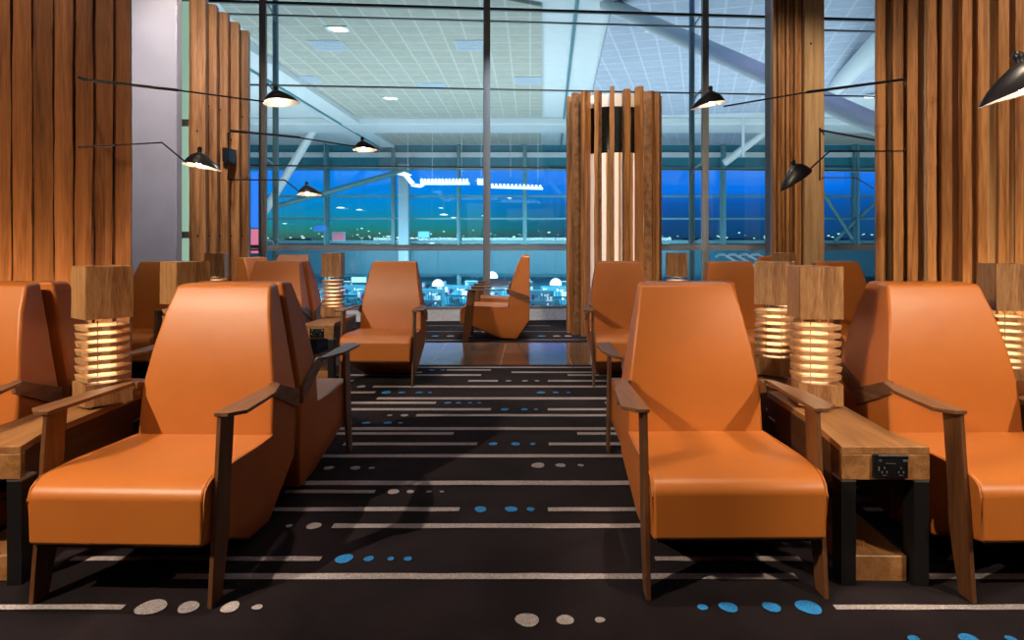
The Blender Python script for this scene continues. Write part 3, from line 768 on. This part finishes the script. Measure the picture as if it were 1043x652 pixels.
# glowing white shapes added for what looks like reflections of lamps
t = thing('reflection_shapes', 'row of white glowing shapes resembling lamp reflections against the blue panes', 'reflection shapes')
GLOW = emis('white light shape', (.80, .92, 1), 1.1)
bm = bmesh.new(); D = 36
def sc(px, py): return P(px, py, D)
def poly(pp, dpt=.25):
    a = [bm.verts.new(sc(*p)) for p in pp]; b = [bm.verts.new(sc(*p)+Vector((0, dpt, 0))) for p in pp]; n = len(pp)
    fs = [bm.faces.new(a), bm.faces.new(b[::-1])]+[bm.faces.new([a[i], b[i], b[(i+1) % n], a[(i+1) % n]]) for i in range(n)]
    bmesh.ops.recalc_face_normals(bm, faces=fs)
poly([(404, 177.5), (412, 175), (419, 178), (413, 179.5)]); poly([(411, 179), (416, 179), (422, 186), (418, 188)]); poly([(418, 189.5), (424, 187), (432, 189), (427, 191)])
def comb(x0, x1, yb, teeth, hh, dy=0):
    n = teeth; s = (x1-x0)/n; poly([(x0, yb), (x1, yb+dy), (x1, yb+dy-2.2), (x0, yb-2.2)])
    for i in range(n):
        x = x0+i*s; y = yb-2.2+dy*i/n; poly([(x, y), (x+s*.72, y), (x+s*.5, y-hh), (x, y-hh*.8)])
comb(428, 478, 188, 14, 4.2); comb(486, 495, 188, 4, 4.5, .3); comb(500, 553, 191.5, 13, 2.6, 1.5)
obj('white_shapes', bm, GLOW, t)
bm = bmesh.new()
for px in (415, 440, 470, 490, 520, 548): tube(bm, [sc(px, 180)+Vector((0, .12, 0)), (sc(px, 180).x, D+.12, HZ-.002)], .01, 6)
obj('cable', bm, WHITE, t)
# screens and signs on the far side
def panel(px0, px1, py0, py1, D, col, st, name, label, cat, low=None):
    bm = bmesh.new(); a = P(px0, py1, D); b = P(px1, py0, D); box(bm, a.x-.04, b.x+.04, D+.01, D+.12, a.z-.04 if low is None else low, b.z+.04 if low is None else b.z, 0); box(bm, a.x, b.x, D, D+.01, a.z, b.z, 1)
    return tag(obj(name, bm, [TEALD, emis(label[:20], col, st)]), label, cat)
panel(426, 437, 236, 242, 42.11, (.10, .45, .9), .8, 'video_screen', 'small light blue screen glowing in the far panes above the transom', 'screen')
panel(358, 373, 282.5, 287.5, 34, (.35, .85, 1), 1.3, 'illuminated_sign', 'bright cyan lit sign left of the far left armchair', 'sign')
panel(320, 332, 230, 235, 39, (.02, .12, .45), .35, 'illuminated_sign', 'dim deep blue lit sign low in the far left panes', 'sign')
panel(339, 351, 237, 245, 39, (.25, .05, .09), .22, 'illuminated_sign', 'dim red lit sign low in the far left panes', 'sign')
panel(255.5, 263, 176, 232, 12.6, (.03, .22, .95), .9, 'advertising_panel', 'tall bright blue lit advertising panel beside the left window post', 'advertising panel', P(255,233,12.6).z)
panel(255.5, 263, 233.5, 258, 12.6, (.9, .18, .30), .9, 'advertising_panel', 'pink lit advertising panel low beside the left window post', 'advertising panel', -3.6)
def hanglamp(px, py, w, lb, D=40.5):
    bm = bmesh.new(); c = P(px, py, D); r = w*D/F/2; lathe(bm, [(.001, r*.3), (r*.7, r*.2), (r, 0), (.001, -.02)], c, 14); tube(bm, [c+Vector((0, 0, r*.28)), Vector((c.x, c.y, HZ-.002))], .008, 5, 1); return tag(obj('hall_lamp', bm, [PEND, TEAL], None, 50), lb, 'lamp', 'small lit lamps in the far hall')
for px, py, w in ((347, 212, 9), (366, 214, 7), (452, 219, 9), (462, 222, 6), (449, 212, 5), (493, 220, 6), (290, 228, 5), (281, 244, 7), (440, 248, 6), (519, 202, 5), (420, 243, 6), (396, 241, 5)):
    hanglamp(px, py, w, 'tiny white lamp glowing in the far panes of the hall', 41.9)
# skyline: far dark ground with small city lights
bm = bmesh.new(); box(bm, -400, 400, 60, 900, -6.2, -6); tag(obj('ground', bm, plain('dusk apron', (.02, .04, .05), .9)), kind='structure')
CITY = emis('distant window light', (1, .85, .55), 2.2)
bm = bmesh.new(); rc = random.Random(4)
for i in range(110):
    D = rc.uniform(220, 420); px = rc.uniform(270, 900); py = 243-abs(rc.gauss(0, 4.2)); c = P(px, py, D); s = rc.uniform(.10, .30); box(bm, c.x-s*1.6, c.x+s*1.6, D, D+.5, c.z-s*.7, c.z+s*.7)
o = obj('city_lights', bm, CITY); tag(o, 'scattered warm city lights on the dusk horizon', 'lights', kind='stuff')
bm = bmesh.new()
for i in range(60):
    x = -260+i*9+rc.uniform(-3, 3); w = rc.uniform(5, 13); box(bm, x, x+w, 430, 445, -6, rc.uniform(0, 3.4))
tag(obj('skyline', bm, plain('dusk skyline', (.02, .07, .09), .9)), 'low dark skyline beyond the terminal', 'skyline', kind='stuff')

# ------------------------------------------------------------------ swivel wall lamps
def shade(parent, head, nose_dir, w, tilt=0, yaw=0, lit=1, tx=-16):
    """duck-bill shade: head = centre, nose_dir = +1 beak points right (screen), width w"""
    bm = bmesh.new(); n = 28; prof = [(.05, .48), (.15, .44), (.28, .345), (.40, .20), (.5, .0)]
    rings = []
    for r, z in prof:
        ring = []
        for k in range(n):
            a = 2*math.pi*k/n; ca = math.cos(a); sa = math.sin(a)
            st = 1+.55*max(0, ca)**2*(r/.5)          # stretched beak
            x = r*ca*st-.03; y = r*sa*.80; zz = z-.10*max(0, ca)**2*(r/.5)+.05*(r/.5)*max(0, -ca)+.03*(r/.5)*sa*sa
            ring.append(bm.verts.new((x*nose_dir, y, zz)))
        rings.append(ring)
    inner = [[bm.verts.new(v.co+Vector((0, 0, -.025))*(1 if i < 4 else .1)) for v in rg] for i, rg in enumerate(rings)]
    cap = []
    for A_, B_ in zip(rings, rings[1:]):
        for k in range(n): bm.faces.new([A_[k], A_[(k+1) % n], B_[(k+1) % n], B_[k]]).material_index = 0
    for A_, B_ in zip(inner, inner[1:]):
        for k in range(n): bm.faces.new([A_[k], A_[(k+1) % n], B_[(k+1) % n], B_[k]]).material_index = 1
    for k in range(n): bm.faces.new([rings[-1][k], rings[-1][(k+1) % n], inner[-1][(k+1) % n], inner[-1][k]]).material_index = 0
    bm.faces.new(rings[0]).material_index = 0
    bm.faces.new(inner[0]).material_index = 1
    bmesh.ops.recalc_face_normals(bm, faces=bm.faces[:])
    # nipple
    M = Matrix.Translation(head) @ Matrix.Rotation(yaw, 4, 'Z') @ Matrix.Rotation(tilt, 4, 'Y') @ Matrix.Rotation(R(tx), 4, 'X') @ Matrix.Diagonal((w, w, w, 1))
    lathe(bm, [(.001, .68), (.05, .67), (.085, .62), (.08, .56), (.06, .51), (.10, .43)], (-.06*nose_dir, 0, 0), 14)
    for v in bm.verts: v.co = M @ v.co
    o = obj('lamp_shade', bm, [SHADE, LAMPIN], parent, 50)
    bm = bmesh.new()
    lathe(bm, [(.001, .07), (.06, .05), (.085, 0), (.06, -.06), (.001, -.08)], (-.03*nose_dir, 0, .08), 12)
    for v in bm.verts: v.co = M @ v.co
    obj('bulb', bm, BULB, o, 60)
    if lit:
        l = bpy.data.lights.new('bulb_light', 'SPOT'); l.energy = lit; l.color = (1, .83, .62); l.spot_size = R(135); l.spot_blend = .6; l.shadow_soft_size = .03
        lo = bpy.data.objects.new('bulb_light', l); C.objects.link(lo); lo.location = Vector(head)+Vector((0, 0, -.02)); 
def rod(parent, name, pts, r):
    bm = bmesh.new(); tube(bm, pts, r, 8); return obj(name, bm, SHADE, parent, 60)
# left fixture
t = thing('wall_lamp', 'black swivel wall lamp with two long arms on the left timber wall', 'wall lamp')
a0 = P(81, 79, 4.62); a1 = P(81, 150, 4.62)
h1 = P(284, 105, 5.1); h2 = P(203, 170, 4.9)
rod(t, 'wall_stub', [a0, P(81, 80, 4.72)], .010); rod(t, 'wall_stub', [a1, P(81, 150, 4.72)], .008)
rod(t, 'arm', [a0, P(86, 81, 4.63), P(182, 92, 4.84)], .0105); rod(t, 'arm_tip', [P(180, 91.8, 4.84), P(269, 103.5, 5.07)], .006)
rod(t, 'arm', [a1, P(165, 145.3, 4.8), P(190, 166, 4.88)], .006)
shade(t, h1, 1, .215, R(-9), 0, 12, -12); shade(t, h2, 1, .22, R(3), 0, 9, -9)
t = thing('wall_lamp', 'black swivel wall lamp with two arms mounted on the far stepped timber boards', 'wall lamp')
rod(t, 'rod', [P(236, 133.5, 8.8), P(232.5, 136, 8.75), P(232.5, 183, 8.75)], .014)
bm = bmesh.new(); c = P(230.5, 158, 8.8); box(bm, c.x-.03, c.x+.03, c.y-.05, c.y+.22, c.z-.09, c.z+.09); obj('bracket', bm, SHADE, t)
rod(t, 'arm', [P(235, 133.3, 8.78), P(305, 140, 8.2)], .015); rod(t, 'arm_tip', [P(303, 140, 8.2), P(363, 149.5, 7.9)], .009)
rod(t, 'arm', [P(232.5, 183, 8.75), P(290, 183.5, 8.3), P(306, 196, 8.2)], .009)
shade(t, P(371, 153, 7.9), 1, .24, R(-6), 0, 10, -10); shade(t, P(314, 198.5, 8.2), 1, .25, R(-6), 0, 10, -10)
# right fixture
t = thing('wall_lamp', 'black swivel wall lamp with a long and a short arm on the right timber wall', 'wall lamp')
rod(t, 'wall_stub', [P(922.5, 83, 4.98), P(922.5, 86, 5.2)], .009); rod(t, 'wall_stub', [P(922.5, 154, 4.98), P(922.5, 154, 5.2)], .008)
rod(t, 'arm', [P(922.5, 83, 4.98), P(920, 81, 4.97), P(822, 94, 4.9)], .0105); rod(t, 'arm_tip', [P(824, 93.6, 4.9), P(737, 108.5, 4.8)], .006)
rod(t, 'arm', [P(922.5, 154, 4.98), P(845, 154, 4.8), P(822, 175, 4.7)], .006)
shade(t, P(724, 107, 4.8), -1, .20, R(-6), 0, 9, -3); shade(t, P(813, 181, 4.7), -1, .20, R(-30), 0, 8, 16)
t = thing('wall_lamp', 'large black lamp shade entering the photo at the upper right corner', 'wall lamp')
shade(t, P(1043, 95, 2.3), -1, .215, R(-10), 0, 5, -7)
rod(t, 'arm', [P(1052, 92, 2.3), P(1150, 60, 2.6), (3.9, 4.96, 2.4)], .007)
t = thing('wall_lamp', 'thin black lamp arms reaching out from behind the tall timber pillar', 'wall lamp')
rod(t, 'arm', [P(832, 132, 9.9), P(902, 145, 8.9)], .016); rod(t, 'arm', [P(832, 181, 9.9), P(872, 181.3, 9.4), P(896, 196, 9.2)], .008)
rod(t, 'rod', [P(835, 130, 9.83), P(835, 184, 9.83)], .012)

# ------------------------------------------------------------------ light
def light(kind, loc, energy, col, target=None, **kw):
    l = bpy.data.lights.new('light', kind); l.energy = energy; l.color = col
    for k, v in kw.items(): setattr(l, k, v)
    o = bpy.data.objects.new('lamp_'+kind.lower(), l); C.objects.link(o); o.location = loc
    if target is not None:
        o.rotation_euler = (Vector(target)-Vector(loc)).to_track_quat('-Z', 'Y').to_euler()
    return o
W = (1, .80, .58)
light('SPOT', (-3.1, .3, 3.15), 760, W, (-.2, 3.4, .4), spot_size=R(80), spot_blend=.5, shadow_soft_size=.04)
light('SPOT', (3.1, .2, 3.15), 560, W, (1.9, 3.1, .4), spot_size=R(40), spot_blend=.5, shadow_soft_size=.05)
for x, y, tx, ty, e, sz in ((-1.42, 2.5, -1.42, 2.62, 640, 18), (.72, 2.5, .72, 2.62, 620, 18), (1.87, 2.5, 1.87, 2.62, 620, 18), (-2.6, 2.5, -2.6, 2.62, 300, 18), (0, .4, 0, 1.6, 50, 50),
                     (-1.3, 5.3, -1.3, 6.1, 300, 32), (.9, 5.3, .9, 6.1, 300, 32), (-2.6, 4.8, -2.6, 6.2, 200, 36), (2.3, 4.8, 2.3, 6.2, 200, 36), (-.6, 7.9, -.6, 8.9, 220, 36), (-.3, 5.6, -.5, 8.5, 360, 26), (0, 3.4, 0, 4.6, 50, 50)):
    light('SPOT', (x, y, 5.3), e, W, (tx, ty, .4), spot_size=R(sz), spot_blend=.7, shadow_soft_size=.10)
for x, y, tx, ty, e in ((-3.0, 2.7, -3.6, 4.9, 200), (3.0, 3.0, 3.7, 5.2, 330), (1.1, 6.6, 1.1, 9.4, 420), (3.3, 6.6, 3.8, 9.9, 420), (-3.0, 5.8, -3.8, 9.0, 420), (-3.2, 5.2, -4.1, 7.5, 0)):
    light('SPOT', (x, y, 5.2), e, W, (tx, ty, 2.3 if ty > 8 else 1.6), spot_size=R(62 if ty > 8.0 else 46), spot_blend=.8, shadow_soft_size=.08)  # unseen spots added to brighten the timber screens, pod and pillar
for x, y, z, tx, ty, e in ((-3.05, 4.35, .25, -3.3, 4.75, 60), (3.3, 4.75, .25, 3.55, 5.15, 60), (-3.75, 4.1, .25, -3.9, 4.5, 50), (1.4, 8.3, .1, 1.2, 8.9, 30)):
    light('SPOT', (x, y, z), e, (1, .72, .42), (tx, ty, 1.6), spot_size=R(120), spot_blend=.9, shadow_soft_size=.05)  # added floor uplights for the warm glow low on the timber
light('SPOT', (-3.2, 5.3, 5.2), 420, (.86, .88, 1), (-4.2, 7.5, 2.4), spot_size=R(60), spot_blend=.8, shadow_soft_size=.08)  # unseen cool spot added to brighten the plaster column
light('AREA', (0, -2.5, 4.6), 16, (1, .86, .76), (0, 3, .8), shape='RECTANGLE', size=6, size_y=2)  # soft fill light added out of view behind the camera
light('SPOT', (0, 8.6, 5.35), 520, (.8, .88, 1), (0, 10.9, 0), spot_size=R(84), spot_blend=.6, shadow_soft_size=.02)  # unseen spot added to whiten the window sill
CO = (.86, .96, 1)
for x in (-14, -2, 10, 22): light('AREA', (x, 26, -3.2), 1750, CO, (x, 27, 7), shape='RECTANGLE', size=9, size_y=14)  # unseen upward area lights added to brighten the terminal ceiling
for x in (-12, -1, 10): light('AREA', (x, 44, -1.0), 900, (.6, .9, 1), (x, 43.5, -4), shape='RECTANGLE', size=9, size_y=3)
light('AREA', (-1, 36, .8), 1700, (.6, .9, 1), (-1, 40, -3), shape='RECTANGLE', size=22, size_y=2)  # extra unseen area light added to brighten the lower shops
light('AREA', (1, 13, 6.8), 170, (.62, .55, 1), (0, 9.5, .5), shape='RECTANGLE', size=9, size_y=1.5)  # violet light added outside the glass for purple rims on the chairs

# ------------------------------------------------------------------ dusk sky
w = bpy.data.worlds.new('dusk'); bpy.context.scene.world = w; w.use_nodes = True; nt = w.node_tree; bg = nt.nodes['Background']
tc = N(nt, 'ShaderNodeTexCoord'); sx = N(nt, 'ShaderNodeSeparateXYZ'); nt.links.new(tc.outputs['Generated'], sx.inputs[0])
rl = ramp(nt, sx.outputs[2], [(.0, (.015, .06, .10)), (.006, (.10, .14, .10)), (.018, (.035, .24, .22)), (.034, (.01, .27, .42)), (.056, (.0, .27, .66)), (.10, (.0, .24, 1.0)), (.4, (.0, .07, .40))])
rrp = ramp(nt, sx.outputs[2], [(.0, (.01, .04, .09)), (.01, (.012, .06, .16)), (.03, (.008, .07, .24)), (.055, (.005, .10, .42)), (.075, (.0, .19, .85)), (.12, (.0, .19, .88)), (.4, (.0, .06, .36))])
mr = N(nt, 'ShaderNodeMapRange'); mr.inputs[1].default_value = -.12; mr.inputs[2].default_value = .16; nt.links.new(sx.outputs[0], mr.inputs[0])
mx = N(nt, 'ShaderNodeMix', data_type='RGBA'); nt.links.new(mr.outputs[0], mx.inputs[0]); nt.links.new(rl.outputs[0], mx.inputs[6]); nt.links.new(rrp.outputs[0], mx.inputs[7])
nt.links.new(mx.outputs[2], bg.inputs[0]); bg.inputs[1].default_value = 1.15

# ------------------------------------------------------------------ camera
cam = bpy.data.cameras.new('camera'); co = bpy.data.objects.new('camera', cam); C.objects.link(co)
cam.sensor_width = 36; cam.lens = 24; co.location = (0, 0, CH); co.rotation_euler = (R(90), 0, 0)
cam.shift_x = -(540-521.5)/1043; cam.shift_y = -(326-246)/1043; cam.clip_end = 2000
s = bpy.context.scene; s.camera = co
s.view_settings.view_transform = 'Standard'; s.view_settings.look = 'None'; s.view_settings.gamma = 1; s.view_settings.use_curve_mapping = False
s.view_settings.exposure = 0
s.cycles.use_denoising = True; s.cycles.max_bounces = 8; s.cycles.diffuse_bounces = 4; s.cycles.transparent_max_bounces = 16; s.cycles.sample_clamp_indirect = 6
